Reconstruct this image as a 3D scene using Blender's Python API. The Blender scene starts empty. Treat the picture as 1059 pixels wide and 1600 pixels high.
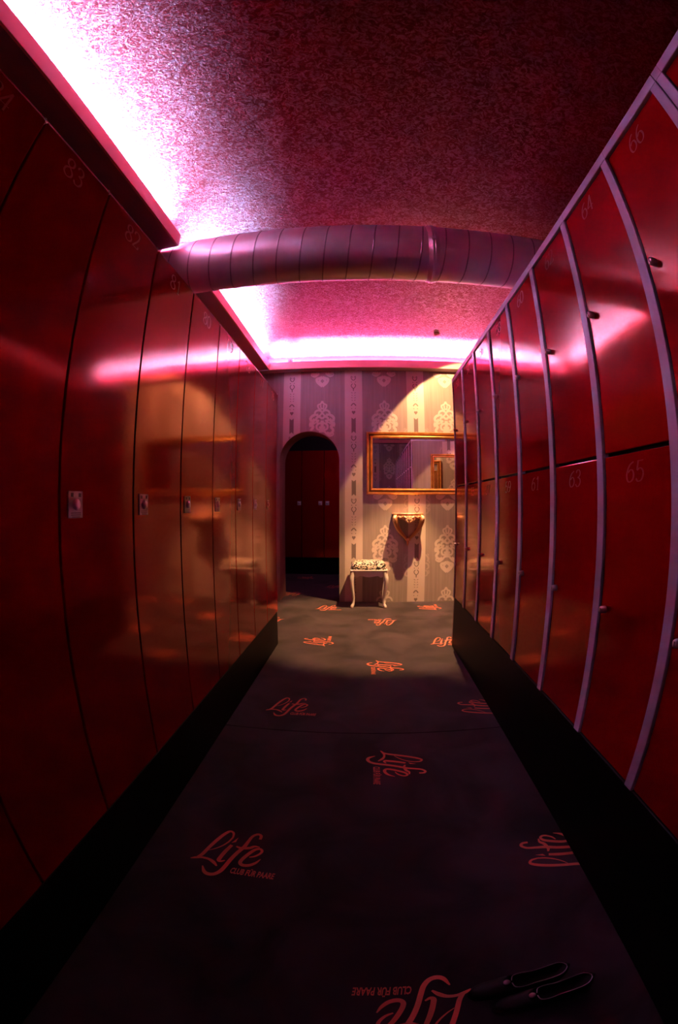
import bpy, bmesh, math, random
from mathutils import Vector, Matrix
PI = math.pi
rnd = random.Random(7)
S = bpy.context.scene
C = S.collection

# ---------------------------------------------------------------- camera, world, lights, exposure
# level fisheye (equisolid) lens standing in the middle of the locker aisle
cd = bpy.data.cameras.new('camera')
cam = bpy.data.objects.new('camera', cd); C.objects.link(cam)
cd.type = 'PANO'
cd.panorama_type = 'FISHEYE_EQUISOLID'
cd.sensor_fit = 'AUTO'; cd.sensor_width = 36.0; cd.sensor_height = 36.0
cd.fisheye_lens = 692.97 / 1600 * 36.0
cd.fisheye_fov = math.radians(230)
cd.clip_start = 0.02; cd.clip_end = 60
cam.location = (0, 0, 1.05)
cam.rotation_euler = (PI / 2 - 0.0154, 0, 0.0594)
S.camera = cam

w = bpy.data.worlds.new('world'); S.world = w; w.use_nodes = True
w.node_tree.nodes['Background'].inputs[0].default_value = (0.02, 0.012, 0.03, 1)
w.node_tree.nodes['Background'].inputs[1].default_value = 0.05

S.view_settings.view_transform = 'Standard'; S.view_settings.look = 'None'
S.view_settings.gamma = 1.0; S.view_settings.use_curve_mapping = False
S.view_settings.exposure = 0.7
LED_POWER = 900.0
LED_COLOR = (0.37, 0.50, 1.0)
SPOT_POWER = 88.0
BEAM_POWER = 360.0
SPOT_COLOR = (1.0, 0.52, 0.20)
try:
    S.cycles.use_denoising = True
    S.cycles.max_bounces = 8
    S.cycles.caustics_reflective = True
    S.cycles.blur_glossy = 0.6
    S.cycles.caustics_refractive = False
    S.cycles.sample_clamp_indirect = 40.0
except Exception:
    pass

# ---------------------------------------------------------------- materials
def mat(name, base, rough=.5, metal=0., spec=.5, coat=0., emit=None, emit_s=0., sheen=0.):
    m = bpy.data.materials.new(name); m.use_nodes = True
    b = m.node_tree.nodes['Principled BSDF']
    b.inputs['Base Color'].default_value = (*base, 1)
    b.inputs['Roughness'].default_value = rough
    b.inputs['Metallic'].default_value = metal
    b.inputs['Specular IOR Level'].default_value = spec
    b.inputs['Coat Weight'].default_value = coat
    b.inputs['Coat Roughness'].default_value = .04
    b.inputs['Sheen Weight'].default_value = sheen
    if emit:
        b.inputs['Emission Color'].default_value = (*emit, 1)
        b.inputs['Emission Strength'].default_value = emit_s
    return m

def N(m, t, **kw):
    n = m.node_tree.nodes.new(t)
    for k, v in kw.items():
        if k in n.inputs: n.inputs[k].default_value = v
        else: setattr(n, k, v)
    return n

def link(m, a, ao, b, bi):
    m.node_tree.links.new(a.outputs[ao], b.inputs[bi])

def noise_color(m, c0, c1, scale, detail=4, lo=.35, hi=.65, stretch=(1, 1, 1), dist=0., coord='Object'):
    tc = N(m, 'ShaderNodeTexCoord'); mp = N(m, 'ShaderNodeMapping'); mp.inputs['Scale'].default_value = stretch
    nz = N(m, 'ShaderNodeTexNoise', Scale=scale, Detail=detail, Distortion=dist)
    cr = N(m, 'ShaderNodeValToRGB')
    cr.color_ramp.elements[0].position = lo; cr.color_ramp.elements[1].position = hi
    cr.color_ramp.elements[0].color = (*c0, 1); cr.color_ramp.elements[1].color = (*c1, 1)
    link(m, tc, coord, mp, 'Vector'); link(m, mp, 'Vector', nz, 'Vector'); link(m, nz, 'Fac', cr, 'Fac')
    link(m, cr, 'Color', m.node_tree.nodes['Principled BSDF'], 'Base Color')
    return nz

def noise_bump(m, scale, strength, distance, detail=4, dist=0., stretch=(1, 1, 1), coord='Object'):
    tc = N(m, 'ShaderNodeTexCoord'); mp = N(m, 'ShaderNodeMapping'); mp.inputs['Scale'].default_value = stretch
    nz = N(m, 'ShaderNodeTexNoise', Scale=scale, Detail=detail, Distortion=dist)
    bp = N(m, 'ShaderNodeBump', Strength=strength, Distance=distance)
    link(m, tc, coord, mp, 'Vector'); link(m, mp, 'Vector', nz, 'Vector'); link(m, nz, 'Fac', bp, 'Height')
    link(m, bp, 'Normal', m.node_tree.nodes['Principled BSDF'], 'Normal')
    return bp

M = {}
M['red'] = mat('red_lacquer', (.40, .0018, .006), .10, .26, .65, 0)
M['red'].node_tree.nodes['Principled BSDF'].inputs['Specular Tint'].default_value = (1, .68, .46, 1)
noise_bump(M['red'], 2.2, .05, .02, 2)
M['red_num'] = mat('copper_print', (.50, .11, .085), .45)
M['red_num_dim'] = mat('rust_print', (.30, .022, .022), .45)
M['locker_body'] = mat('dark_carcass', (.012, .008, .010), .6)
M['lilac'] = mat('grey_lacquered_steel', (.6, .55, .64), .42)
noise_color(M['lilac'], (.52, .53, .70), (.60, .61, .80), 9, 5)
M['black'] = mat('black_plinth', (.0025, .002, .0025), .5, 0, .15)
M['chrome'] = mat('chrome', (.82, .78, .84), .38, .5)
M['plate'] = mat('plastic_plate', (.90, .82, .84), .5)
M['plate_print'] = mat('plate_print', (.10, .07, .08), .5)
M['plate_text'] = mat('plate_text', (.45, .33, .37), .5)

# ceiling: red stucco with pearly metallic flakes under varnish
m = M['ceiling'] = mat('red_pearl_stucco', (.42, .006, .03), .40, .3, .3, .7)
bs = m.node_tree.nodes['Principled BSDF']
bs.inputs['Coat Roughness'].default_value = .36; bs.inputs['Coat IOR'].default_value = 2.0
tc = N(m, 'ShaderNodeTexCoord')
n1 = N(m, 'ShaderNodeTexNoise', Scale=46.0, Detail=5.0, Roughness=.6, Distortion=1.6)
bp = N(m, 'ShaderNodeBump', Strength=.42, Distance=.014)
link(m, tc, 'Object', n1, 'Vector'); link(m, n1, 'Fac', bp, 'Height'); link(m, bp, 'Normal', bs, 'Normal'); link(m, bp, 'Normal', bs, 'Coat Normal')
n2 = N(m, 'ShaderNodeTexNoise', Scale=30.0, Detail=6.0, Roughness=.7, Distortion=2.2)
cr = N(m, 'ShaderNodeValToRGB')
e = cr.color_ramp.elements; e[0].position = .36; e[0].color = (.17, .0003, .002, 1); e[1].position = .72; e[1].color = (.30, .05, .09, 1)
k = e.new(.52); k.color = (.22, .0006, .006, 1)
link(m, tc, 'Object', n2, 'Vector'); link(m, n2, 'Fac', cr, 'Fac'); link(m, cr, 'Color', bs, 'Base Color')
n3 = N(m, 'ShaderNodeTexNoise', Scale=30.0, Detail=6.0, Roughness=.7, Distortion=2.0)
mr = N(m, 'ShaderNodeMapRange'); mr.inputs['From Min'].default_value = .47; mr.inputs['From Max'].default_value = .56; mr.inputs['To Min'].default_value = .08; mr.inputs['To Max'].default_value = .86
link(m, tc, 'Object', n3, 'Vector'); link(m, n3, 'Fac', mr, 'Value'); link(m, mr, 'Result', bs, 'Coat Weight')

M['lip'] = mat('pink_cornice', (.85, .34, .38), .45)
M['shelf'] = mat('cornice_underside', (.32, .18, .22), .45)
M['wall_red'] = mat('red_wall_paint', (.50, .012, .045), .5)
M['paper'] = mat('taupe_wallpaper', (.31, .25, .26), .55)
noise_color(M['paper'], (.28, .225, .23), (.34, .275, .28), 3, 4, stretch=(14, 1, .6))
M['paper_light'] = mat('wallpaper_motif_print', (.58, .49, .49), .45)
M['paper_mid'] = mat('wallpaper_ghost_print', (.40, .33, .335), .5)
M['paper_dark'] = mat('wallpaper_dark_print', (.19, .145, .15), .55)
M['soffit'] = mat('arch_soffit', (.26, .10, .09), .6)

m = M['carpet'] = mat('dark_carpet', (.05, .036, .042), .95, 0, .15, sheen=.25)
nz = noise_color(m, (.014, .009, .012), (.060, .039, .051), 3.4, 7, .34, .68, dist=.8)
noise_bump(m, 900, .35, .002, 2)
M['logo'] = mat('salmon_carpet_print', (.72, .20, .13), .9, 0, .1)
M['seam'] = mat('carpet_seam', (.012, .008, .010), .95)

m = M['duct'] = mat('galvanised_duct', (.70, .55, .58), .40, .5)
noise_color(m, (.72, .60, .63), (.84, .71, .74), 6, 4)
M['duct_seam'] = mat('duct_seam', (.36, .26, .29), .4, .8)
M['gold'] = mat('gold_leaf', (.78, .36, .10), .34, .75)
noise_color(M['gold'], (.66, .28, .07), (.86, .44, .15), 18, 5)
M['gold_dark'] = mat('dark_gold_groove', (.20, .07, .025), .45, .5)
M['mirror'] = mat('mirror_glass', (.80, .78, .78), .015, 1)
M['copper'] = mat('copper_gilding', (.80, .46, .32), .42, .4)
noise_color(M['copper'], (.66, .32, .18), (.90, .60, .46), 30, 4)
M['brown_gilt'] = mat('aged_gilding', (.46, .21, .10), .42, .4)
M['white'] = mat('white_paint', (.72, .66, .70), .4)
m = M['damask'] = mat('black_white_damask', (.8, .7, .65), .8)
tc = N(m, 'ShaderNodeTexCoord'); vz = N(m, 'ShaderNodeTexNoise', Scale=21.0, Detail=1.0, Distortion=3.0)
cr = N(m, 'ShaderNodeValToRGB'); cr.color_ramp.interpolation = 'CONSTANT'
cr.color_ramp.elements[0].color = (.012, .008, .010, 1); cr.color_ramp.elements[1].color = (.80, .70, .64, 1); cr.color_ramp.elements[1].position = .50
link(m, tc, 'Object', vz, 'Vector'); link(m, vz, 'Fac', cr, 'Fac'); link(m, cr, 'Color', m.node_tree.nodes['Principled BSDF'], 'Base Color')
M['led'] = mat('led_strip', (.9, .9, .95), .5, emit=LED_COLOR, emit_s=LED_POWER)
M['bulb'] = mat('halogen_bulb', (1, .9, .8), .5, emit=SPOT_COLOR, emit_s=6)
M['passage_fill'] = mat('purple_fill_glow', (.6, .3, .6), .5, emit=(.9, .33, .65), emit_s=30)  # glow of the added, unseen lamp past the arch
M['shoe'] = mat('black_leather', (.003, .0025, .003), .6, 0, .2)
M['trim_grey'] = mat('grey_metal_trim', (.42, .34, .46), .35, .4)
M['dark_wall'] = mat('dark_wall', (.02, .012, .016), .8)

# ---------------------------------------------------------------- helpers
WM = {}
def wm(o): return WM.get(o.name, Matrix.Identity(4))

def obj(name, me, parent=None, loc=(0, 0, 0), rot=(0, 0, 0)):
    o = bpy.data.objects.new(name, me); C.objects.link(o)
    o.location = loc; o.rotation_euler = rot
    WM[o.name] = Matrix.Translation(Vector(loc)) @ o.rotation_euler.to_matrix().to_4x4()
    if parent is not None:
        o.parent = parent; o.matrix_parent_inverse = wm(parent).inverted()
    return o

def tag(o, label=None, cat=None, group=None, kind=None):
    if label: o['label'] = label
    if cat: o['category'] = cat
    if group: o['group'] = group
    if kind: o['kind'] = kind
    return o

def thing(name, label, cat, loc, group=None):
    return tag(obj(name, None, None, loc), label, cat, group)

def mesh(name, verts, faces, material, smooth=False):
    me = bpy.data.meshes.new(name); me.from_pydata([tuple(v) for v in verts], [], faces)
    me.materials.append(M[material] if isinstance(material, str) else material)
    if smooth:
        for p in me.polygons: p.use_smooth = True
    me.update(); return me

def bm_mesh(name, bm, material, smooth=False, normals=True):
    if normals: bmesh.ops.recalc_face_normals(bm, faces=bm.faces)
    me = bpy.data.meshes.new(name); bm.to_mesh(me); bm.free()
    me.materials.append(M[material])
    if smooth:
        for p in me.polygons: p.use_smooth = True
    return me

def bx(bm, lo, hi, bev=0., seg=2):
    g = bmesh.ops.create_cube(bm, size=1)
    vs = g['verts']
    for v in vs:
        v.co = Vector([(lo[i] + hi[i]) / 2 + v.co[i] * (hi[i] - lo[i]) for i in range(3)])
    if bev:
        es = list({e for v in vs for e in v.link_edges})
        bmesh.ops.bevel(bm, geom=es, offset=bev, segments=seg, affect='EDGES', profile=.5)

def box(name, lo, hi, material, bev=0., seg=2, smooth=False):
    bm = bmesh.new(); bx(bm, lo, hi, bev, seg); return bm_mesh(name, bm, material, smooth)

def catmull(pts, n=6):
    P = [Vector(p) for p in pts]
    if len(P) < 3: return [P[0].lerp(P[-1], i / n) for i in range(n + 1)]
    P = [P[0] * 2 - P[1]] + P + [P[-1] * 2 - P[-2]]
    out = []
    for i in range(1, len(P) - 2):
        a, b, c, d = P[i - 1:i + 3]
        for k in range(n):
            t = k / n
            out.append(.5 * ((2 * b) + (c - a) * t + (2 * a - 5 * b + 4 * c - d) * t * t + (3 * b - a - 3 * c + d) * t ** 3))
    out.append(P[-2].copy()); return out

def tube(V, F, pts, rad, seg=8, n=5, flat=(1, 1), up=None):
    """swept tube through pts with radii rad (list or number), capped"""
    if not isinstance(rad, (list, tuple)): rad = [rad] * len(pts)
    P = catmull([(*p,) for p in pts], n); R = [v.x for v in catmull([(r, 0, 0) for r in rad], n)]
    base = len(V); prev = None
    for i, p in enumerate(P):
        t = (P[min(i + 1, len(P) - 1)] - P[max(i - 1, 0)]).normalized()
        if prev is None:
            u = (Vector(up) if up else (Vector((0, 0, 1)) if abs(t.z) < .9 else Vector((1, 0, 0))))
        else: u = prev
        u = (u - t * u.dot(t)).normalized(); prev = u; s = t.cross(u)
        for k in range(seg):
            a = 2 * PI * k / seg
            V.append(p + (u * math.cos(a) * flat[0] + s * math.sin(a) * flat[1]) * max(R[i], 1e-4))
    for i in range(len(P) - 1):
        for k in range(seg):
            a, b = base + i * seg + k, base + i * seg + (k + 1) % seg
            F.append((a, b, b + seg, a + seg))
    F.append(tuple(base + k for k in range(seg))[::-1])
    F.append(tuple(base + (len(P) - 1) * seg + k for k in range(seg)))

def lathe(V, F, prof, seg=16, c=(0, 0, 0), axis='z'):
    base = len(V); c = Vector(c)
    for r, h in prof:
        for k in range(seg):
            a = 2 * PI * k / seg; x, y = r * math.cos(a), r * math.sin(a)
            V.append(c + Vector({'z': (x, y, h), 'x': (h, x, y), 'y': (x, h, y)}[axis]))
    for i in range(len(prof) - 1):
        for k in range(seg):
            a, b = base + i * seg + k, base + i * seg + (k + 1) % seg
            F.append((a, b, b + seg, a + seg))
    F.append(tuple(base + k for k in range(seg))[::-1]); F.append(tuple(base + (len(prof) - 1) * seg + k for k in range(seg)))

def fixed(name, V, F, material, smooth=True):
    me = mesh(name, V, F, material, smooth)
    bm = bmesh.new(); bm.from_mesh(me); bmesh.ops.recalc_face_normals(bm, faces=bm.faces); bm.to_mesh(me); bm.free()
    return me

# flat print: pen strokes in a local x/y plane
def stroke(V, F, pts, wd, n=6, nib=None, taper=False, mirror=False):
    """ribbon of width wd (number or list); nib = (angle, thin) makes it calligraphic"""
    P = catmull([(p[0], p[1], 0) for p in pts], n)
    if isinstance(wd, (list, tuple)): W = [v.x for v in catmull([(x, 0, 0) for x in wd], n)]
    else: W = [wd] * len(P)
    for sx in ((1, -1) if mirror else (1,)):
        base = len(V); lift = base * 4e-7
        for i, p in enumerate(P):
            t = (P[min(i + 1, len(P) - 1)] - P[max(i - 1, 0)])
            t = t.normalized() if t.length > 1e-9 else Vector((1, 0, 0))
            wi = W[i]
            if nib:
                d = abs(math.sin(math.atan2(t.y, t.x) - nib[0])); wi *= nib[1] + (1 - nib[1]) * d
            if taper:
                e = min(i, len(P) - 1 - i) / max(1, .25 * (len(P) - 1)); wi *= min(1, .35 + .65 * e)
            nrm = Vector((-t.y, t.x, 0)) * wi / 2
            V.append(Vector(((p.x + nrm.x) * sx, p.y + nrm.y, lift))); V.append(Vector(((p.x - nrm.x) * sx, p.y - nrm.y, lift)))
        for i in range(len(P) - 1):
            a = base + 2 * i
            F.append((a, a + 1, a + 3, a + 2) if sx > 0 else (a + 2, a + 3, a + 1, a))

def poly(V, F, pts):
    b = len(V)
    for p in pts: V.append(Vector((p[0], p[1], 0)))
    F.append(tuple(range(b, b + len(pts))))

def up_normals(me, z=0.):
    """all faces of a flat print look to +z; thin layers are stacked so overlaps do not fight"""
    bm = bmesh.new(); bm.from_mesh(me)
    bmesh.ops.recalc_face_normals(bm, faces=bm.faces)
    for f in bm.faces:
        if f.normal.z < 0: f.normal_flip()
    bm.to_mesh(me); bm.free(); return me

ON_END = (PI / 2, 0, 0); ON_BACK = (PI / 2, 0, PI); ON_LEFT = (PI / 2, 0, PI / 2); ON_RIGHT = (PI / 2, 0, -PI / 2)

# ---------------------------------------------------------------- dimensions (metres, floor z = 0, camera over the origin)
XL, XR = -.647, .655                 # locker fronts
PL, PR = .344, .347                  # locker widths
YEND = 3.16                          # far end of both rows
LB, LT = .260, 1.875                 # left lockers bottom / top
RB, RT = .374, 1.991                 # right lockers
D = 4.722                            # end wall
WLX = -1.16                          # left wall
CEIL = 2.70
SH, LIP = 2.533, 2.618               # cornice shelf underside / lip top
CX, CY = -1.033, 4.59                # cornice lip front planes
ARX, ARR, ARS = -.602, .325, 1.525   # arch centre, radius, spring height
WT = .34                             # end wall thickness
PASS_Y = 6.64                        # lockers in the room beyond
BACK = -1.2
XH = 2.4                             # right end of the cross hall
DY, DZ, DR = 2.176, 2.47, .1695      # duct axis and radius

def arch_z(x):
    d = ARR * ARR - (x - ARX) ** 2
    return ARS + math.sqrt(d) if d > 0 else None

# ---------------------------------------------------------------- floor
SEAM = 1.835
fl = tag(obj('floor', box('floor', (-3.0, BACK - .2, -.12), (XH + .2, 8.2, -.006), 'dark_wall')), kind='structure')
for y0, y1 in ((BACK - .1, SEAM - .0015), (SEAM + .0015, 8.1)):
    obj('carpet_panel', box('carpet_panel', (-2.9, y0, -.006), (XH + .1, y1, 0), 'carpet', .0015, 1), fl)

# carpet logo, traced as pen strokes in metres
NIB = (math.radians(35), .45)
V, F = [], []
stroke(V, F, [(-.028, .0739), (-.0315, .0958), (-.0448, .1026), (-.059, .0836), (-.0736, .0486), (-.088, .0036), (-.0983, -.0351), (-.1087, -.0557)], [.006, .008, .010, .012, .0125, .012, .012, .010])
stroke(V, F, [(-.028, .0739), (-.0357, .0483), (-.0494, .0235), (-.0674, .0029), (-.0852, -.0114)], [.006, .006, .005, .004, .002])
stroke(V, F, [(-.1277, -.0667), (-.1129, -.0582), (-.0947, -.052), (-.0728, -.0532), (-.0551, -.0632), (-.0406, -.0782)], [.004, .010, .009, .010, .012, .005])
stroke(V, F, [(-.0218, .0339), (-.033, 0), (-.0407, -.0329), (-.0422, -.0489), (-.0346, -.0529), (-.0236, -.0456)], [.011, .013, .013, .013, .009, .004])
poly(V, F, [(-.0257, .0450), (-.0131, .0520), (-.0106, .0773)])
stroke(V, F, [(.0592, .0825), (.0587, .1012), (.0472, .1078), (.0323, .0932), (.0247, .0637), (.0177, .0333), (.0034, -.0007), (-.0076, -.0349), (-.0153, -.0676), (-.0235, -.0965), (-.0372, -.1155), (-.0546, -.1211), (-.0695, -.1136), (-.0818, -.0899)],
       [.009, .010, .010, .010, .011, .013, .013, .013, .013, .013, .013, .014, .012, .004])
stroke(V, F, [(-.0067, .0309), (.0101, .026), (.0351, .0321), (.0491, .0433), (.0663, .0428)], [.006, .011, .012, .009, .004])
stroke(V, F, [(.045, -.0127), (.0607, -.0039), (.0735, .0118), (.0766, .0255), (.0689, .0344), (.0541, .0274), (.0375, -.0005), (.025, -.0304), (.0241, -.0468), (.0352, -.054), (.0531, -.0497), (.0688, -.0351), (.0798, -.015)],
       [.004, .007, .008, .009, .009, .011, .012, .012, .012, .013, .012, .009, .003])
tx = bpy.data.curves.new('club_text', 'FONT'); tx.body = 'CLUB F\u00dcR PAARE'; tx.size = .030; tx.shear = .22; tx.offset = .0009; tx.resolution_u = 2
to = bpy.data.objects.new('club_text', tx); C.objects.link(to)
bpy.context.view_layer.update()
tme = bpy.data.meshes.new_from_object(to.evaluated_get(bpy.context.evaluated_depsgraph_get()))
xs = [v.co.x for v in tme.vertices]; x0, x1 = min(xs), max(xs); b0 = len(V)
for v in tme.vertices: V.append(Vector((.004 + (v.co.x - x0) / (x1 - x0) * .131, -.098 + v.co.y * 1.22, 0)))
for p in tme.polygons: F.append(tuple(b0 + i for i in p.vertices))
bpy.data.objects.remove(to); bpy.data.curves.remove(tx)
LOGO = up_normals(mesh('carpet_logo', V, F, 'logo'))
for x, y, r in ((-.37, .96, 0), (-.37, 2.105, 0), (.145, 1.545, -90), (.145, 2.735, -90), (.615, .93, 90), (.615, 2.09, 90),
                (-.36, 3.29, 90), (.165, 3.88, 180), (.63, 3.27, 0), (-.37, 4.43, 0), (.66, 4.45, 90), (.135, .375, 180),
                (-.87, 5.10, 180), (-.38, 5.64, 0), (-.87, 6.30, 90), (-.87, 3.86, 180), (.145, 5.05, 0),
                (-.37, -.2, 90), (.14, -.75, 180), (1.12, 3.9, 0), (1.12, 4.4, -90)):
    if x == .145 and y == 5.05: continue
    obj('carpet_logo', LOGO, fl, (x, y, .0012), (0, 0, math.radians(r)))

# ---------------------------------------------------------------- ceiling and walls
ce = tag(obj('ceiling', box('ceiling', (WLX - .1, BACK - .1, CEIL), (XH + .1, D + .05, CEIL + .1), 'ceiling')), kind='structure')
tag(obj('wall_left', box('wall_left', (WLX - .1, BACK, 0), (WLX, D, CEIL), 'wall_red')), kind='structure')
tag(obj('wall_right', box('wall_right', (1.24, BACK, 0), (1.34, YEND - .01, 1.96), 'wall_red')), kind='structure')
tag(obj('wall_hall', box('wall_hall', (XH, BACK, 0), (XH + .1, D, CEIL), 'wall_red')), kind='structure')

# end wall with the arched doorway: front face, back face and reveal
V, F = [], []
def quad(a, b, c, d):
    k = len(V); V.extend([a, b, c, d]); F.append((k, k + 1, k + 2, k + 3))
xs = [WLX, ARX - ARR] + [ARX - ARR * math.cos(PI * i / 28) for i in range(1, 28)] + [ARX + ARR, XH]
for Y, flip in ((D, 0), (D + WT, 1)):
    for i in range(len(xs) - 1):
        a, b = xs[i], xs[i + 1]
        if a >= ARX - ARR - 1e-6 and b <= ARX + ARR + 1e-6:
            za, zb = arch_z(a) or ARS, arch_z(b) or ARS
        else: za = zb = 0
        q = [(a, Y, za), (b, Y, zb), (b, Y, CEIL), (a, Y, CEIL)]
        quad(*(q[::-1] if flip else q))
we = tag(obj('wall_end', mesh('wall_end', V, F, 'paper')), kind='structure')
V, F = [], []
out = [(ARX - ARR, 0)] + [(ARX - ARR * math.cos(PI * i / 28), ARS + ARR * math.sin(PI * i / 28)) for i in range(29)] + [(ARX + ARR, 0)]
for i in range(len(out) - 1):
    (a, za), (b, zb) = out[i], out[i + 1]
    quad((a, D, za), (b, D, zb), (b, D + WT, zb), (a, D + WT, za))
obj('arch_reveal', mesh('arch_reveal', V, F, 'soffit'), we)

wb = tag(obj('wall_back', box('wall_back', (WLX, BACK - .1, 0), (XH, BACK, CEIL), 'paper')), kind='structure')
wp = tag(obj('wall_partition', box('wall_partition', (XR + .012, YEND + .006, 0), (1.62, YEND + .05, 1.965), 'paper', .002, 1)), kind='structure')

# room beyond the arch
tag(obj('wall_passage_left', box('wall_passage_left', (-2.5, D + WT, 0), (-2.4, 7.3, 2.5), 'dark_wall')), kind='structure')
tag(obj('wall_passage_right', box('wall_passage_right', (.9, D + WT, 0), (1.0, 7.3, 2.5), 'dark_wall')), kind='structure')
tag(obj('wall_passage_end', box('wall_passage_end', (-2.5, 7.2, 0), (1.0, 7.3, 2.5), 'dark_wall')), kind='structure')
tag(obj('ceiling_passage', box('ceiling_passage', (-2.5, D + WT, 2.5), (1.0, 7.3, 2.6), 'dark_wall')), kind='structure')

# ---- wallpaper print
PX, PZ = .676, .676
V, F = [], []
MS = [([(0, -.004), (.016, -.034), (.046, -.050), (.040, -.082), (.014, -.108)], .013), ([(.003, -.098), (.016, -.070), (.014, -.048)], .011),
      ([(.006, -.122), (.036, -.108), (.068, -.118), (.080, -.146), (.060, -.162), (.046, -.148)], .015), ([(.0, -.120), (.010, -.150), (.034, -.172), (.06, -.176)], .013),
      ([(.0, -.205), (.026, -.182), (.054, -.188), (.066, -.212), (.050, -.232), (.036, -.216)], .016), ([(.082, -.160), (.108, -.172), (.126, -.198), (.118, -.232)], .020),
      ([(.080, -.205), (.100, -.235), (.108, -.270), (.094, -.304)], .022), ([(.122, -.240), (.132, -.266), (.124, -.292)], .016),
      ([(.0, -.252), (.030, -.254), (.058, -.276), (.056, -.312), (.030, -.324), (.016, -.306), (.032, -.292)], .015),
      ([(.094, -.300), (.118, -.326), (.108, -.356), (.078, -.368), (.052, -.356)], .019), ([(.0, -.342), (.026, -.346), (.052, -.374), (.080, -.394), (.108, -.388)], .015),
      ([(.108, -.392), (.122, -.375), (.112, -.35)], .010), ([(.0, -.402), (.034, -.416), (.062, -.426), (.050, -.466), (.0, -.512)], .020), ([(0, -.41), (.026, -.436), (.03, -.455), (.0, -.492)], .016),
      ([(.030, -.255), (.07, -.245), (.09, -.262)], .010), ([(.004, -.222), (.006, -.24), (.004, -.335)], .016)]
for p, wd in MS: stroke(V, F, p, wd * 1.45, 5, mirror=True)
MOTIF = up_normals(mesh('damask_motif', V, F, 'paper_light'))
MOTIF_V, MOTIF_F = [tuple(v) for v in V], list(F)
V, F = [], []     # half scrolls peeping out beside each stripe
for p, wd in (([(.096, .02), (.118, .0), (.130, -.03), (.118, -.055)], .020), ([(.098, -.07), (.126, -.085), (.132, -.12), (.112, -.14)], .018),
              ([(.098, -.15), (.120, -.165), (.118, -.20), (.098, -.215)], .018), ([(.118, .03), (.134, .012)], .010), ([(.136, -.05), (.142, -.075)], .010), ([(.13, -.15), (.14, -.17), (.132, -.19)], .010)):
    stroke(V, F, p, wd, 4, mirror=True)
GHOST = up_normals(mesh('side_scroll', V, F, 'paper_mid'))
V, F = [], []     # ornament chain down the middle of each stripe, from the heart downward
poly(V, F, [(0, -.028), (.020, -.002), (.016, .012), (.004, .012), (0, .006), (-.004, .012), (-.016, .012), (-.020, -.002)])
poly(V, F, [(-.023, -.062), (0, -.045 - .035), (.023, -.062), (.023, -.236), (0, -.215), (-.023, -.236)])
stroke(V, F, [(.020, -.262), (.024, -.285), (.012, -.308), (0, -.314)], .009, 4, mirror=True)
stroke(V, F, [(.010, -.268), (.010, -.285)], .006, 2, mirror=True)
stroke(V, F, [(.026, -.330), (.018, -.338)], .008, 2, mirror=True)
stroke(V, F, [(.010, -.352), (.024, -.372), (.018, -.392), (0, -.412), (0, -.436)], .009, 4, mirror=True)
for k in range(4): stroke(V, F, [(.024 - .004 * (k % 2), -.455 - .028 * k), (.010, -.463 - .028 * k)], .006, 2, mirror=True)
stroke(V, F, [(0, -.578), (.014, -.590), (.026, -.606)], .012, 3, mirror=True)
stroke(V, F, [(.024, -.632), (.016, -.640)], .007, 2, mirror=True)
CHAIN = up_normals(mesh('stripe_ornament', V, F, 'paper_dark')); CHAIN_V, CHAIN_F = [tuple(v) for v in V], list(F)

def clip_print(VV, FF, cx, cz, name, material):
    keep = []
    for f in FF:
        ok = True
        for i in f:
            x, z = cx + VV[i][0], cz + VV[i][1]
            if abs(x - ARX) < ARR and z < (arch_z(x) or 0): ok = False
            if z < 0.002 or z > SH - .01: ok = False
        if ok: keep.append(f)
    return up_normals(mesh(name, VV, keep, material)) if keep else None

def paper_print(wall, rot, plane, x_from, x_to, ztop, zbot, first_stripe, arch=False, sgn=1):
    """stripes, ornament chains and damask motifs on one wall; x runs along world X"""
    def put(name, me, x, z, off): return obj(name, me, wall, (x, plane - sgn * off, z), rot)
    k = 0
    x = first_stripe
    while x < x_to:
        for hw, c in ((.095, x),):
            a, b = max(c - hw, x_from), min(c + hw, x_to)
            if b - a > .01:
                n = 20; VV, FF = [], []
                for i in range(n + 1):
                    xx = a + (b - a) * i / n; zz = zbot
                    if arch and abs(xx - ARX) < ARR: zz = arch_z(xx)
                    VV += [((xx - c) * sgn, zz, 0), ((xx - c) * sgn, ztop, 0)]
                FF = [(2 * i, 2 * i + 2, 2 * i + 3, 2 * i + 1) for i in range(n)]
                put('wallpaper_stripe', up_normals(mesh('wallpaper_stripe', VV, FF, 'paper_light')), c, 0, .0006)
        for r in range(-1, 6):
            zc = .712 + PZ * r - .005
            if zc > ztop + .65: continue
            if x_from < x - .03 and x + .03 < x_to:
                me = clip_print(CHAIN_V, CHAIN_F, x if arch else 50, zc, 'stripe_ornament', 'paper_dark')
                if me: put('stripe_ornament', me, x, zc, .0012)
            zg = .50 + PZ * r
            if zg + .04 < ztop and zg - .22 > zbot and x - .15 > x_from and x + .15 < x_to and not (arch and zg - .25 < ARS + ARR and abs(x - ARX) < ARR + .16):
                put('side_scroll', GHOST, x, zg, .0004)
        xm = x + PX / 2 - .003
        for r in range(-1, 6):
            zm = .163 + PZ * r
            if not (x_from + .13 < xm < x_to - .13) or zm - .52 > ztop: continue
            if arch or zm > ztop or zm - .53 < zbot:
                me = clip_print(MOTIF_V, MOTIF_F, xm if arch else 50, zm, 'damask_motif', 'paper_light')
            else: me = MOTIF
            if me: put('damask_motif', me, xm, zm, .0009)
        x += PX
paper_print(we, ON_END, D, WLX, 2.0, SH + .0, .003, .553 - 2 * PX, True)
paper_print(wb, ON_BACK, BACK, WLX, 1.6, CEIL, .003, .24 - 2 * PX, False, -1)
paper_print(wp, ON_BACK, YEND + .05, XR + .02, 1.6, 1.96, .003, XR + .09 + .45, False, -1)

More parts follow.
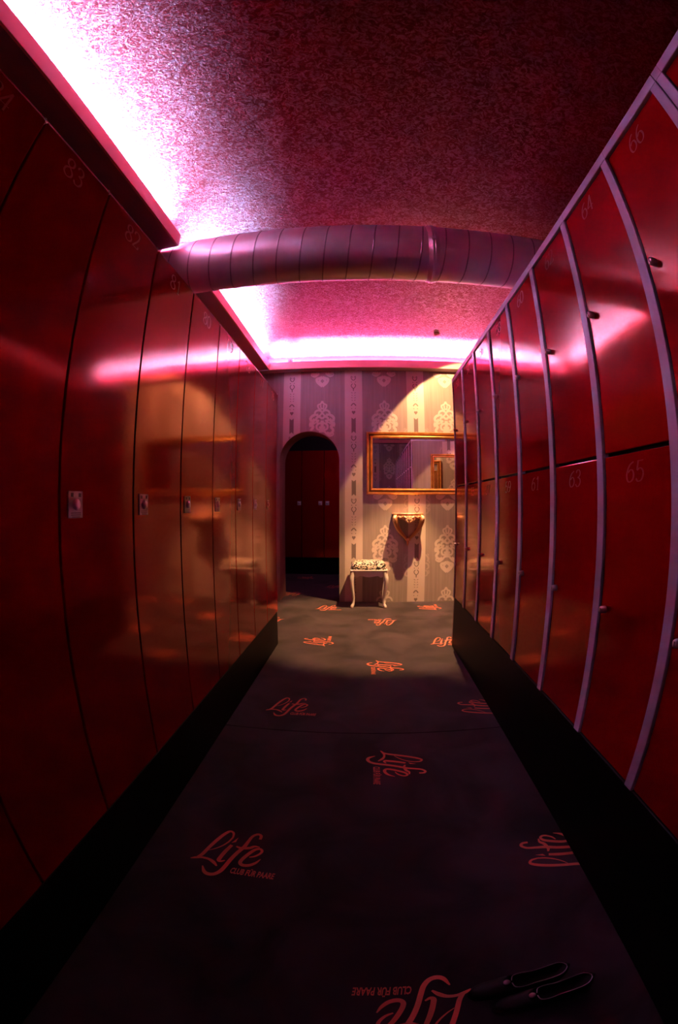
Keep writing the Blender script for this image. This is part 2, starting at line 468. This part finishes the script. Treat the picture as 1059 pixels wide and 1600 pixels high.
# ---------------------------------------------------------------- cornice with cove lighting
def cornice(name, lo, hi, axis, lip_lo, lip_hi):
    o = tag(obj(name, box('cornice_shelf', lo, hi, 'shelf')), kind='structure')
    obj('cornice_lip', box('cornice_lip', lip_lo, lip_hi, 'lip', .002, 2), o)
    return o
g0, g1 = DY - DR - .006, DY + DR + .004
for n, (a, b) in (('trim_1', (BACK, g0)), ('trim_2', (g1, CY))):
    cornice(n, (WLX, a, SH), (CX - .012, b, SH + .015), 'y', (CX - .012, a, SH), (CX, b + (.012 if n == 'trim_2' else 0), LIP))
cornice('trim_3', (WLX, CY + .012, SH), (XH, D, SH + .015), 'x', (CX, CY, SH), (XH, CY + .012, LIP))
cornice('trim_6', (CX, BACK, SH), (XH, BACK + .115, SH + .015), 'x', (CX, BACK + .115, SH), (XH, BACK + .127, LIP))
tag(obj('trim_4', box('trim_4', (WLX + .001, D - .02, LIP - .02), (XH, D - .001, CEIL - .001), 'wall_red')), kind='structure')

def led(label, lo, hi):
    t = thing('led_strip', label, 'light strip', ((lo[0] + hi[0]) / 2, (lo[1] + hi[1]) / 2, lo[2]), 'led strips in the cove')
    obj('carrier', box('carrier', lo, (hi[0], hi[1], hi[2] - .008), 'plate'), t)
    obj('diode_band', box('diode_band', (lo[0] + .002, lo[1] + .002, hi[2] - .008), (hi[0] - .002, hi[1] - .002, hi[2]), 'led'), t)
LZ0, LZ1 = SH + .015, 2.606
led('white glowing strip behind the left cornice, nearest stretch before the duct', (-1.150, .05, LZ0), (-1.130, g0 - .05, LZ1))
led('white glowing strip behind the left cornice between duct and end wall', (-1.150, g1 + .04, LZ0), (-1.130, CY - .05, LZ1))
led('white glowing strip behind the end wall cornice', (CX + .02, CY + .075, LZ0), (XH - .3, CY + .095, LZ1))

# ---------------------------------------------------------------- plinths
tag(obj('baseboard_left', box('baseboard_left', (WLX, -.8, 0), (XL - .004, YEND + .018, LB - .002), 'black', .003, 1)), kind='structure')
tag(obj('baseboard_right', box('baseboard_right', (XR + .004, -.06, 0), (1.22, YEND - .01, RB - .002), 'black', .003, 1)), kind='structure')
tag(obj('baseboard_passage', box('baseboard_passage', (-2.2, PASS_Y + .01, 0), (.6, 7.15, .245), 'black', .003, 1)), kind='structure')

# ---------------------------------------------------------------- numerals (pen drawn, thick verticals, thin horizontals)
DG = {'0': [[(.28, 1), (.06, .82), (.02, .5), (.08, .15), (.28, 0), (.48, .18), (.54, .5), (.48, .84), (.28, 1)]],
      '1': [[(.12, .80), (.22, .86), (.32, 1)], [(.32, 1), (.32, .5), (.32, 0)], [(.18, .01), (.46, .01)]],
      '2': [[(.06, .78), (.10, .95), (.28, 1), (.46, .90), (.48, .70), (.36, .45), (.18, .2), (.05, .02)], [(.05, .03), (.3, .03), (.50, .05), (.53, .2)]],
      '3': [[(.06, .84), (.16, .98), (.34, .98), (.46, .82), (.40, .62), (.22, .54)], [(.22, .54), (.44, .46), (.52, .25), (.40, .04), (.20, 0), (.05, .14)]],
      '4': [[(.40, 1), (.22, .66), (.02, .30)], [(.02, .30), (.3, .30), (.56, .30)], [(.40, 1), (.40, .5), (.40, 0)]],
      '5': [[(.48, .98), (.3, .97), (.14, .98)], [(.14, .98), (.12, .75), (.10, .52)], [(.10, .52), (.28, .62), (.46, .52), (.52, .30), (.42, .06), (.20, 0), (.05, .14)]],
      '6': [[(.46, .96), (.24, .84), (.08, .58), (.04, .28), (.14, .04), (.30, 0), (.46, .10), (.52, .30), (.44, .52), (.28, .58), (.12, .46)]],
      '7': [[(.05, .80), (.07, .97), (.3, .96), (.54, .98)], [(.54, .98), (.36, .6), (.22, 0)]],
      '8': [[(.28, .54), (.10, .66), (.10, .88), (.28, 1), (.46, .88), (.44, .66), (.28, .54), (.08, .40), (.04, .16), (.26, 0), (.48, .10), (.52, .30), (.28, .54)]],
      '9': [[(.44, .54), (.28, .42), (.10, .50), (.04, .72), (.12, .94), (.28, 1), (.44, .92), (.52, .68), (.46, .36), (.30, .10), (.10, .04)]]}
def number_mesh(txt, h, material, shear=.0):
    V, F = [], []
    x0 = -(len(txt) * .64 - .08) / 2; wx = 1.36
    for k, ch in enumerate(txt):
        for st in DG[ch]:
            stroke(V, F, [(((x0 + k * .64 + p[0]) * wx + shear * (p[1] - .5)) * h, (p[1] - .5) * h, 0) for p in st], .15 * h, 6, nib=(0, .28))
    return up_normals(mesh('number', V, F, material))

# ---------------------------------------------------------------- left row: tall single-door lockers
door_me = box('door', (-.020, -(PL - .007) / 2, LB + .002), (0, (PL - .007) / 2, LT), 'red', .0025, 2)
body_me = box('body', (-.46, -PL / 2 + .001, LB), (-.022, PL / 2 - .001, LT - .006), 'locker_body')
plate_me = box('lock_plate', (0, -.0285, -.0305), (.003, .0285, .0305), 'plate', .0012, 2)
V, F = [], []
lathe(V, F, [(.0135, 0), (.0135, .003), (.0115, .006), (.008, .008), (.003, .0085)], 18, axis='x'); knob_me = fixed('lock_knob', V, F, 'chrome')
V, F = [], []
poly(V, F, [(-.021, .017), (-.010, .017), (-.010, .026), (-.021, .026)]); poly(V, F, [(.010, .017), (.021, .017), (.021, .026), (.010, .026)])
picto_me = up_normals(mesh('lock_pictogram', V, F, 'plate_print'))
V, F = [], []
for yy, hw in ((-.019, .020), (-.0235, .020), (-.028, .016)): poly(V, F, [(-hw, yy - .0012), (hw, yy - .0012), (hw, yy + .0012), (-hw, yy + .0012)])
note_me = up_normals(mesh('lock_print', V, F, 'plate_text'))
hinge_me = box('hinge_cap', (-.006, -.004, 0), (.002, .004, .006), 'chrome', .001, 1)

YB = {83: .437}
def left_locker(num, yn):
    """num's near edge at yn"""
    yc = yn + PL / 2
    nm = str(num)
    ORDL = ['first', 'second', 'third', 'fourth', 'fifth', 'sixth', 'seventh', 'eighth']
    names = {84: 'dark red tall locker at the left picture edge, before number 83', 85: 'dark red tall locker beside the camera, ahead of all others in the left row'}
    t = thing('tall_locker', names.get(num, 'glossy red tall locker numbered %s, %s from the archway end of the left row' % (nm, ORDL[min(num - 76, 7)])), 'locker', (XL, yc, LB), 'tall lockers of the left row')
    obj('body', body_me, t, (XL, yc, 0))
    d = obj('door', door_me, t, (XL, yc, 0))
    obj('number', number_mesh(nm, .054, 'red_num'), d, (XL + .0008, yc, LT - .052), ON_LEFT)
    py = yn + .060
    p = obj('lock_plate', plate_me, d, (XL, py, 1.0535))
    obj('lock_knob', knob_me, d, (XL + .003, py, 1.0535))
    obj('lock_pictogram', picto_me, d, (XL + .0036, py, 1.0535), ON_LEFT)
    obj('lock_print', note_me, d, (XL + .0036, py, 1.0535), ON_LEFT)
    obj('hinge_cap', hinge_me, d, (XL - .002, yc + PL / 2 - .008, LT))
for i, num in enumerate(range(76, 86)):
    left_locker(num, YEND + .015 - PL * (i + 1))
tag(obj('trim_5', box('trim_5', (WLX + .2, YEND + .0155, LB), (XL - .001, YEND + .024, LT), 'red', .002, 1)), kind='structure')

# ---------------------------------------------------------------- right row: two-tier lockers in grey steel frames
MIDZ, ST = 1.186, .036
dh = PR - ST
def dmesh(z0, z1): return box('door', (0, -dh / 2 + .0025, z0), (.018, dh / 2 - .0025, z1), 'red', .002, 2)
up_me = dmesh(MIDZ + .005, RT - .034); lo_me = dmesh(RB + .004, MIDZ - .005)
rbody_me = box('body', (.022, .001, RB), (.50, PR - .001, RT - .031), 'locker_body')
stile_me = box('frame_stile', (-.004, .0005, RB), (.02, ST, RT - .0305), 'lilac', .002, 2)
rail_me = box('top_rail', (-.004, .0002, RT - .030), (.5, PR - .0002, RT), 'lilac', .002, 2)
trim_me = box('end_strip', (-.004, 0, RB), (.5, .009, RT), 'lilac', .002, 2)
V, F = [], []
lathe(V, F, [(.010, 0), (.0105, -.012), (.0095, -.018), (.004, -.0195)], 16, axis='x'); cyl_me = fixed('cylinder_lock', V, F, 'chrome')
slot_me = box('key_slot', (-.0205, -.001, -.005), (-.0190, .001, .005), 'plate_print')
ORD = ['first', 'second', 'third', 'fourth', 'fifth', 'sixth', 'seventh', 'eighth', 'ninth', 'tenth']
def right_locker(k, num, yn):
    """near edge at yn, grey stile on the near side"""
    lab = ('red two-tier locker numbered %d over %d, %s from the end of the right row' % (num, num + 1, ORD[k])) if num != 68 else 'dark red two-tier locker cut by the right picture edge, beyond the double grey stile'
    t = thing('two_tier_locker', lab, 'locker', (XR, yn, RB), 'two-tier lockers of the right row')
    obj('body', rbody_me, t, (XR, yn, 0)); obj('frame_stile', stile_me, t, (XR, yn, 0)); obj('top_rail', rail_me, t, (XR, yn, 0))
    if num == 52: obj('end_strip', trim_me, t, (XR, yn + PR, 0))
    if num == 68: obj('top_rail', box('top_rail', (-.004, PR + .0002, RT - .030), (.5, PR + .0375, RT), 'lilac', .002, 2), t, (XR, yn, 0))
    if num == 68: obj('frame_stile', stile_me, t, (XR, yn + PR, 0))
    yc = yn + ST + dh / 2
    for me, n, zt, zk in ((up_me, num, RT - .034, 1.591), (lo_me, num + 1, MIDZ - .005, .772)):
        d = obj('door', me, t, (XR + .003, yc, 0))
        obj('number', number_mesh(str(n), .050, 'red_num_dim', .18), d, (XR + .0022, yc, zt - .046), ON_RIGHT)
        obj('cylinder_lock', cyl_me, d, (XR + .004, yc + dh / 2 - .030, zk))
        obj('key_slot', slot_me, d, (XR + .004, yc + dh / 2 - .030, zk))
for k, num in enumerate(range(52, 70, 2)):
    right_locker(k, num, 2.807 - PR * k - (.040 if num == 68 else 0))

# ---------------------------------------------------------------- lockers in the room beyond the arch
pdoor_me = box('door', (-.166, -.02, LB), (.166, 0, LT), 'red', .0025, 2)
pbody_me = box('body', (-.168, .002, LB - .01), (.168, .46, LT - .006), 'locker_body')
for i, (x, px) in enumerate(((-1.81, .13), (-1.47, .13), (-1.13, .136), (-.79, .115), (-.45, -.118), (-.11, -.118), (.23, -.118))):
    lab = ['dark locker in the unlit room, far left behind the arch edge', 'dark locker in the unlit room, left of the visible doors', 'dark red locker left in the archway, plate at its right edge',
           'dark red locker in the middle of the archway, plate beside the door joint', 'dark red locker right in the archway, plate at its left edge', 'dark red locker hidden right of the archway', 'dark red locker farthest right behind the end wall'][i]
    if i in (0, 6): continue
    t = thing('tall_locker', lab, 'locker', (x, PASS_Y, LB), 'lockers in the room beyond the arch')
    obj('body', pbody_me, t, (x, PASS_Y, 0)); d = obj('door', pdoor_me, t, (x, PASS_Y, 0))
    obj('lock_plate', plate_me, d, (x + px, PASS_Y - .02, 1.08), (0, 0, -PI / 2))
    obj('lock_knob', knob_me, d, (x + px, PASS_Y - .023, 1.08), (0, 0, -PI / 2))
t = thing('passage_fill_lamp', 'unseen purple fill lamp added in the room beyond the arch', 'lamp', (.35, 5.9, 2.44))  # unseen lamp added to brighten the lockers and lock plates back here
V, F = [], []; lathe(V, F, [(.09, 0), (.10, .03), (.09, .058)], 20, (.35, 5.9, 2.44)); obj('fill_lamp_glass', fixed('fill_lamp_glass', V, F, 'passage_fill'), t)
V, F = [], []; lathe(V, F, [(.105, .045), (.108, .06)], 20, (.35, 5.9, 2.44)); obj('fill_lamp_base', fixed('fill_lamp_base', V, F, 'chrome'), t)

# ---------------------------------------------------------------- ventilation duct
X0, X1 = WLX + .002, 1.6
t = thing('ventilation_duct', 'round galvanised spiral duct crossing under the red ceiling', 'duct', (0, DY, DZ))
V, F = [], []
seg, nx = 48, 60
for i in range(nx + 1):
    for k in range(seg):
        a = 2 * PI * k / seg; V.append((X0 + (X1 - X0) * i / nx, DY + DR * math.cos(a), DZ + DR * math.sin(a)))
for i in range(nx):
    for k in range(seg):
        a, b = i * seg + k, i * seg + (k + 1) % seg; F.append((a, b, b + seg, a + seg))
obj('duct_pipe', fixed('duct_pipe', V, F, 'duct'), t)
V, F = [], []; pitch = .128; pts = []
k = 0; ns = int((X1 - X0 - .02) / pitch * 40)
for i in range(ns):
    a = 2 * PI * i / 40; x = X0 + .01 + pitch * i / 40
    c, s = math.cos(a), -math.sin(a)
    for dx, dr in ((-.0045, -.001), (-.0025, .0022), (.0025, .0022), (.0045, -.001)):
        V.append((x + dx, DY + (DR + dr) * c, DZ + (DR + dr) * s))
for i in range(ns - 1):
    for k in range(3): F.append((4 * i + k, 4 * i + k + 1, 4 * i + k + 5, 4 * i + k + 4))
obj('spiral_seam', fixed('spiral_seam', V, F, 'duct_seam'), t)
V, F = [], []
xc = .385
lathe(V, F, [(DR, -.03), (DR + .004, -.028), (DR + .004, -.014), (DR + .010, -.010), (DR + .010, -.004), (DR + .003, 0), (DR + .010, .004), (DR + .010, .010), (DR + .004, .014), (DR + .004, .028), (DR, .03)], 48, (xc, DY, DZ), 'x')
F = F[:-2]
obj('coupling_band', fixed('coupling_band', V, F, 'duct'), t)
obj('band_screw', box('band_screw', (xc - .012, DY - DR - .016, DZ - .012), (xc + .012, DY - DR - .004, DZ + .012), 'chrome', .002, 1), t)

# ---------------------------------------------------------------- wall mirrors with gilded frames
def frame_ring(x0, x1, z0, z1, prof, y, sgn):
    """profile (inset, height off wall) swept round a rectangle; front looks along -sgn*Y"""
    V, F = [], []
    for ins, h in prof:
        for cx, cz in ((x0 + ins, z0 + ins), (x1 - ins, z0 + ins), (x1 - ins, z1 - ins), (x0 + ins, z1 - ins)):
            V.append((cx, y - sgn * h, cz))
    for i in range(len(prof) - 1):
        for k in range(4):
            a, b = 4 * i + k, 4 * i + (k + 1) % 4; F.append((a, b, b + 4, a + 4))
    return V, F
def wall_mirror(label, x0, x1, z0, z1, y, sgn, fw):
    t = thing('wall_mirror', label, 'mirror', ((x0 + x1) / 2, y, z0), None)
    s = fw / .066
    V, F = frame_ring(x0, x1, z0, z1, [(0, .001), (0, .030 * s), (.004 * s, .040 * s), (.012 * s, .046 * s), (.022 * s, .044 * s), (.026 * s, .036 * s)], y, sgn)
    obj('outer_moulding', fixed('outer_moulding', V, F, 'gold', False), t)
    V, F = frame_ring(x0, x1, z0, z1, [(.026 * s, .036 * s), (.032 * s, .026 * s), (.040 * s, .026 * s)], y, sgn)
    obj('groove', fixed('groove', V, F, 'gold_dark', False), t)
    V, F = frame_ring(x0, x1, z0, z1, [(.040 * s, .026 * s), (.043 * s, .033 * s), (.050 * s, .035 * s), (.056 * s, .030 * s), (.066 * s, .012 * s)], y, sgn)
    obj('inner_moulding', fixed('inner_moulding', V, F, 'gold', False), t)
    # beaded outer rim
    V, F = [], []
    def bead(cx, cz):
        r = .0062 * s; b = len(V)
        for q in ((r, 0, 0), (-r, 0, 0), (0, 0, r), (0, 0, -r), (0, -sgn * r, 0), (0, sgn * r, 0)): V.append((cx + q[0], y - sgn * .046 * s + q[1], cz + q[2]))
        for a in (0, 1):
            for c in (2, 3):
                for e in (4, 5): F.append((b + a, b + c, b + e))
    n = int((x1 - x0) / .014)
    for i in range(n + 1):
        for zz in (z0 + .010 * s, z1 - .010 * s): bead(x0 + .01 + (x1 - x0 - .02) * i / n, zz)
    n = int((z1 - z0) / .014)
    for i in range(1, n):
        for xx in (x0 + .010 * s, x1 - .010 * s): bead(xx, z0 + .01 + (z1 - z0 - .02) * i / n)
    o = obj('beading', fixed('beading', V, F, 'gold', True), t); o['kind'] = 'stuff'
    f = fw - .006
    y0, y1 = sorted((y - sgn * .002, y - sgn * .010))
    obj('mirror_glass', box('mirror_glass', (x0 + f, y0, z0 + f), (x1 - f, y1, z1 - f), 'mirror'), t)
    return t
wall_mirror('wide wall mirror in a beaded gold frame above the console', .013, 1.33, 1.163, 1.834, D - .002, 1, .066)
wall_mirror('small gold-framed mirror on the partition, seen reflected in the wide mirror', .925, 1.50, 1.10, 1.775, YEND + .052, -1, .05)

# ---------------------------------------------------------------- gilded wall console
CXX, CZ = .452, .968
t = thing('wall_console', 'small gilded demilune wall console with heart-shaped legs', 'console', (CXX, D, .61))
def demi(w2, d, n=20):
    # serpentine half-round front
    return [(CXX + w2 * math.sin(-PI / 2 + PI * i / n) , D - .001 - d * (math.cos(-PI / 2 + PI * i / n) ** .75)) for i in range(n + 1)]
V, F = [], []
lay = [(.158, .176, CZ - .022), (.161, .178, CZ - .018), (.166, .181, CZ - .012), (.169, .183, CZ - .006), (.165, .180, CZ), ]
n = 20
for w2, d_, z in lay:
    for p in demi(w2, d_): V.append((*p, z))
for i in range(len(lay) - 1):
    for k in range(n):
        a = i * (n + 1) + k; F.append((a, a + 1, a + n + 2, a + n + 1))
F.append(tuple(range(n + 1))[::-1]); F.append(tuple(range((len(lay) - 1) * (n + 1), len(lay) * (n + 1))))
obj('console_top', fixed('console_top', V, F, 'copper', False), t)
def front(u, z):        # point on the apron surface: u -1..1 across
    a = u * PI / 2 * .92
    return (CXX + .152 * math.sin(a), D - .004 - .180 * math.cos(a) ** .75, z)
V, F = [], []           # apron: pierced carved band
edge = [(-1, -.085), (-.86, -.085), (-.74, -.062), (-.6, -.050), (-.45, -.062), (-.3, -.064), (-.15, -.092), (0, -.106), (.15, -.092), (.3, -.064), (.45, -.062), (.6, -.050), (.74, -.062), (.86, -.085), (1, -.085)]
E2 = catmull([(u, z, 0) for u, z in edge], 3)
for p in E2:
    V.append(front(p.x, CZ - .024)); V.append(front(p.x, CZ + p.y))
m0 = len(V)
for p in E2:
    q = Vector(front(p.x, CZ - .024)); q.y = min(q.y + .012, D - .001); V.append(tuple(q)); q = Vector(front(p.x, CZ + p.y)); q.y = min(q.y + .012, D - .001); V.append(tuple(q))
for i in range(len(E2) - 1):
    a = 2 * i; F.append((a, a + 1, a + 3, a + 2)); F.append((m0 + a, m0 + a + 2, m0 + a + 3, m0 + a + 1)); F.append((a + 1, m0 + a + 1, m0 + a + 3, a + 3))
obj('apron', fixed('apron', V, F, 'copper', False), t)
def carve(name, strokes, r, material='copper'):
    for st in strokes:
        for sx in ((1, -1) if any(abs(p[0]) > .02 for p in st) else (1,)):
            V, F = [], []
            pts = []
            for u, z in st:
                q = Vector(front(sx * u, CZ + z)); q.y -= .004; pts.append(q)
            tube(V, F, pts, [r * .7] + [r] * (len(pts) - 2) + [r * .6], 6, 4)
            obj(name, fixed(name, V, F, material), t)
carve('carved_scroll', [[(.05, -.03), (.12, -.05), (.2, -.04), (.24, -.03)], [(.0, -.05), (.08, -.062), (.14, -.07), (.06, -.088), (.001, -.094)], [(.3, -.03), (.36, -.042), (.44, -.045), (.5, -.034)],
                        [(.52, -.030), (.60, -.042), (.7, -.048)]], .010)
carve('carved_shell', [[(0, -.030), (.0, -.06), (0, -.088)]], .017)
for sx in (-1, 1):      # cabriole legs sweeping into a heart
    V, F = [], []
    x = lambda d: CXX + sx * d
    tube(V, F, [(x(.132), D - .105, CZ - .026), (x(.138), D - .118, CZ - .06), (x(.134), D - .112, CZ - .10), (x(.108), D - .085, CZ - .165), (x(.066), D - .055, CZ - .22), (x(.026), D - .036, CZ - .262), (x(.010), D - .03, CZ - .29)],
         [.028, .032, .029, .024, .020, .017, .017], 8, 5)
    lg = obj('leg', fixed('leg', V, F, 'brown_gilt'), t)
    V, F = [], []
    tube(V, F, [(x(.140), D - .120, CZ - .03), (x(.148), D - .134, CZ - .055), (x(.138), D - .128, CZ - .085), (x(.122), D - .112, CZ - .115)], [.016, .022, .016, .006], 8, 4)
    obj('knee_leaf', fixed('knee_leaf', V, F, 'copper'), lg)
obj('junction_block', box('junction_block', (CXX - .018, D - .048, CZ - .292), (CXX + .018, D - .001, CZ - .266), 'copper', .005, 2), t)
V, F = [], []; lathe(V, F, [(.003, -.352), (.009, -.338), (.014, -.315), (.014, -.30), (.010, -.290)], 10, (CXX, D - .022, CZ)); obj('finial', fixed('finial', V, F, 'brown_gilt'), t)

# ---------------------------------------------------------------- stool
SX, SY = .0385, 4.555
hw, hd = .168, .112
t = thing('stool', 'white cabriole-legged stool with black and white damask cushion', 'stool', (SX, SY, 0))
V, F = [], []
obj('seat_board', box('seat_board', (SX - .190, SY - .137, .384), (SX + .190, SY + .137, .398), 'white', .005, 3), t)
# cushion
V, F = [], []; n = 16; rings = [(1.0, .397), (1.02, .412), (1.0, .432), (.93, .455), (.78, .472), (.5, .482), (.15, .485)]
for s, z in rings:
    for k in range(4 * n):
        a = 2 * PI * k / (4 * n); c_, s_ = math.cos(a), math.sin(a); e = .32
        V.append((SX + .180 * s * math.copysign(abs(c_) ** e, c_), SY + .128 * s * math.copysign(abs(s_) ** e, s_), z))
m = 4 * n
for i in range(len(rings) - 1):
    for k in range(m): F.append((i * m + k, i * m + (k + 1) % m, (i + 1) * m + (k + 1) % m, (i + 1) * m + k))
F.append(tuple(range(m))[::-1]); F.append(tuple(range((len(rings) - 1) * m, len(rings) * m)))
obj('cushion', fixed('cushion', V, F, 'damask'), t)
def apron(x0, y0, x1, y1):
    prof = [(0, .335), (.08, .325), (.14, .318), (.2, .330), (.24, .336), (.34, .330), (.5, .322), (.66, .330), (.76, .336), (.8, .330), (.86, .318), (.92, .325), (1, .335)]
    P = catmull([(u, z, 0) for u, z in prof], 3); d = Vector((x1 - x0, y1 - y0, 0)); nrm = Vector((-d.y, d.x, 0)).normalized() * .009
    V, F = [], []
    for off in (-1, 1):
        for p in P:
            q = Vector((x0, y0, 0)) + d * p.x + nrm * off; V += [(q.x, q.y, p.y), (q.x, q.y, .386)]
    k = 2 * len(P)
    for i in range(len(P) - 1):
        a = 2 * i; F += [(a, a + 2, a + 3, a + 1), (k + a, k + a + 1, k + a + 3, k + a + 2), (a, k + a, k + a + 2, a + 2)]
    return fixed('apron', V, F, 'white', False)
for a in ((SX - hw, SY - hd, SX + hw, SY - hd), (SX - hw, SY + hd, SX + hw, SY + hd), (SX - hw, SY - hd, SX - hw, SY + hd), (SX + hw, SY - hd, SX + hw, SY + hd)):
    obj('apron', apron(*a), t)
for sx in (-1, 1):
    for sy in (-1, 1):
        V, F = [], []
        P = [(.165, .110, .384), (.168, .113, .345), (.176, .119, .300), (.174, .117, .24), (.163, .110, .16), (.155, .103, .09), (.158, .106, .045), (.168, .114, .018), (.172, .117, .0)]
        tube(V, F, [(SX + sx * p[0], SY + sy * p[1], p[2]) for p in P], [.024, .025, .024, .021, .0165, .0135, .0135, .017, .015], 10, 4)
        obj('leg', fixed('leg', V, F, 'white'), t)

# ---------------------------------------------------------------- small fittings
LP = Vector((.70, 3.98, 2.655))
t = thing('ceiling_spotlight', 'small recessed warm spotlight in the ceiling before the end wall', 'spotlight', LP)
V, F = [], []; lathe(V, F, [(.020, CEIL - LP.z - .002), (.028, CEIL - LP.z - .008), (.030, CEIL - LP.z), (.028, CEIL - LP.z + .0)], 20, LP); obj('bezel', fixed('bezel', V, F[:-2], 'ceiling'), t)
ld = bpy.data.lights.new('spot_beam', 'SPOT'); ld.energy = SPOT_POWER; ld.color = SPOT_COLOR; ld.spot_size = math.radians(115); ld.spot_blend = .07; ld.shadow_soft_size = .014
lo = bpy.data.objects.new('spot_beam', ld); C.objects.link(lo); lo.parent = t
ld2 = bpy.data.lights.new('spot_core', 'SPOT'); ld2.energy = BEAM_POWER; ld2.color = SPOT_COLOR; ld2.spot_size = math.radians(55); ld2.spot_blend = .30; ld2.shadow_soft_size = .014
lo2 = bpy.data.objects.new('spot_core', ld2); C.objects.link(lo2); lo2.parent = t; lo2.location = (0, 0, -.004); lo2.rotation_euler = (Vector((.26, 3.90, 0)) - LP).to_track_quat('-Z', 'Y').to_euler()
lo.location = (0, 0, 0); lo.rotation_euler = Vector((.429, .323, -.843)).to_track_quat('-Z', 'Y').to_euler()

t = thing('led_connector', 'small white plug lying on the end cornice near the left corner', 'connector', (-.80, CY - .002, LIP))
obj('plug_housing', box('plug_housing', (-.83, CY - .006, LIP - .004), (-.775, CY + .03, LIP + .034), 'white', .006, 3), t)
V, F = [], []; tube(V, F, [(-.78, CY + .012, LIP + .012), (-.74, CY + .004, LIP + .008), (-.70, CY + .006, LIP + .004), (-.66, CY + .02, LIP - .01)], .004, 8, 5); obj('lead', fixed('lead', V, F, 'white'), t)
obj('plug_pin', box('plug_pin', (-.806, CY - .008, LIP + .004), (-.800, CY - .005, LIP + .020), 'plate_print', .0005, 1), t)

# pair of black shoes standing on the dark carpet at the foot of the picture
def shoe_meshes():
    V, F = [], []
    T = [0, .03, .08, .15, .23, .31, .36, .40, .50, .62, .74, .85, .93, .98, 1.0]
    Wd = [.004, .014, .022, .026, .0275, .028, .028, .0275, .026, .0245, .0245, .0255, .024, .017, .006]
    Hh = [.010, .020, .027, .031, .035, .041, .044, .043, .040, .040, .043, .048, .052, .054, .054]
    L = .225; m = 11
    for t, wd, h in zip(T, Wd, Hh):
        op = .385 < t < .965; hin = .014
        pr = [(-.86, 0), (-1, .12), (-1.02, .45), (-.94, .8)]
        if op: pr += [(-.86, 1.0), (-.74, .9), (-.66, hin / h)]
        else: pr += [(-.80, .93), (-.58, 1.02), (-.30, 1.09)]
        pts = pr + [(0, hin / h if op else 1.12)] + [(-a, b) for a, b in pr[::-1]]
        m = len(pts)
        for a, b in pts: V.append((t * L, a * wd, .004 + b * h))
    for i in range(len(T) - 1):
        for k in range(m - 1):
            q = i * m + k; F.append((q, q + 1, q + m + 1, q + m))
        F.append((i * m, i * m + m, i * m + 2 * m - 1, i * m + m - 1))
    F.append(tuple(range(m))); F.append(tuple(range((len(T) - 1) * m, len(T) * m))[::-1])
    up = fixed('upper', V, F, 'shoe')
    V, F = [], []
    n = len(T)
    out = [(t * L, -wd * 1.0) for t, wd in zip(T, Wd)] + [(t * L, wd * 1.0) for t, wd in list(zip(T, Wd))[::-1]]
    for z in (0, .005): V += [(x, y, z) for x, y in out]
    k = len(out); F = [(i, (i + 1) % k, k + (i + 1) % k, k + i) for i in range(k)] + [tuple(range(k))[::-1], tuple(range(k, 2 * k))]
    so = fixed('sole', V, F, 'shoe', False)
    V, F = [], []
    tube(V, F, [(.090, -.004, .048), (.096, -.019, .047), (.115, -.0235, .045), (.145, -.0205, .045), (.175, -.0215, .048), (.205, -.019, .055), (.220, 0, .058), (.205, .019, .055), (.175, .0215, .048), (.145, .0205, .045), (.115, .0235, .045), (.096, .019, .047), (.090, .004, .048)], .0012, 6, 4)
    rim = fixed('rim_piping', V, F, 'trim_grey')
    V, F = [], []
    lathe(V, F, [(.002, -.001), (.0075, .001), (.0085, .005), (.006, .0095), (.002, .011)], 14, (.078, 0, .046)); orn = fixed('ornament', V, F, 'trim_grey')
    V, F = [], []
    tube(V, F, [(.070, 0, .044), (.062, 0, .0425), (.052, 0, .040)], [.0035, .003, .0025], 6, 3); tab = fixed('strap_tab', V, F, 'trim_grey')
    return (('upper', up), ('sole', so), ('rim_piping', rim), ('ornament', orn), ('strap_tab', tab))
SHOE = shoe_meshes()
ang = 0.0
for (ox, oy), lab in (((.330, .420), 'black low shoe with round ornament, farther one of the pair on the carpet'), ((.377, .359), 'black low shoe with round ornament, nearer one of the pair on the carpet')):
    px, py = ox - .078 * math.cos(ang), oy - .078 * math.sin(ang)
    t = thing('shoe', lab, 'shoe', (px, py, .0), 'pair of black shoes')
    for n, me in SHOE: obj(n, me, t, (px, py, .0), (0, 0, ang))
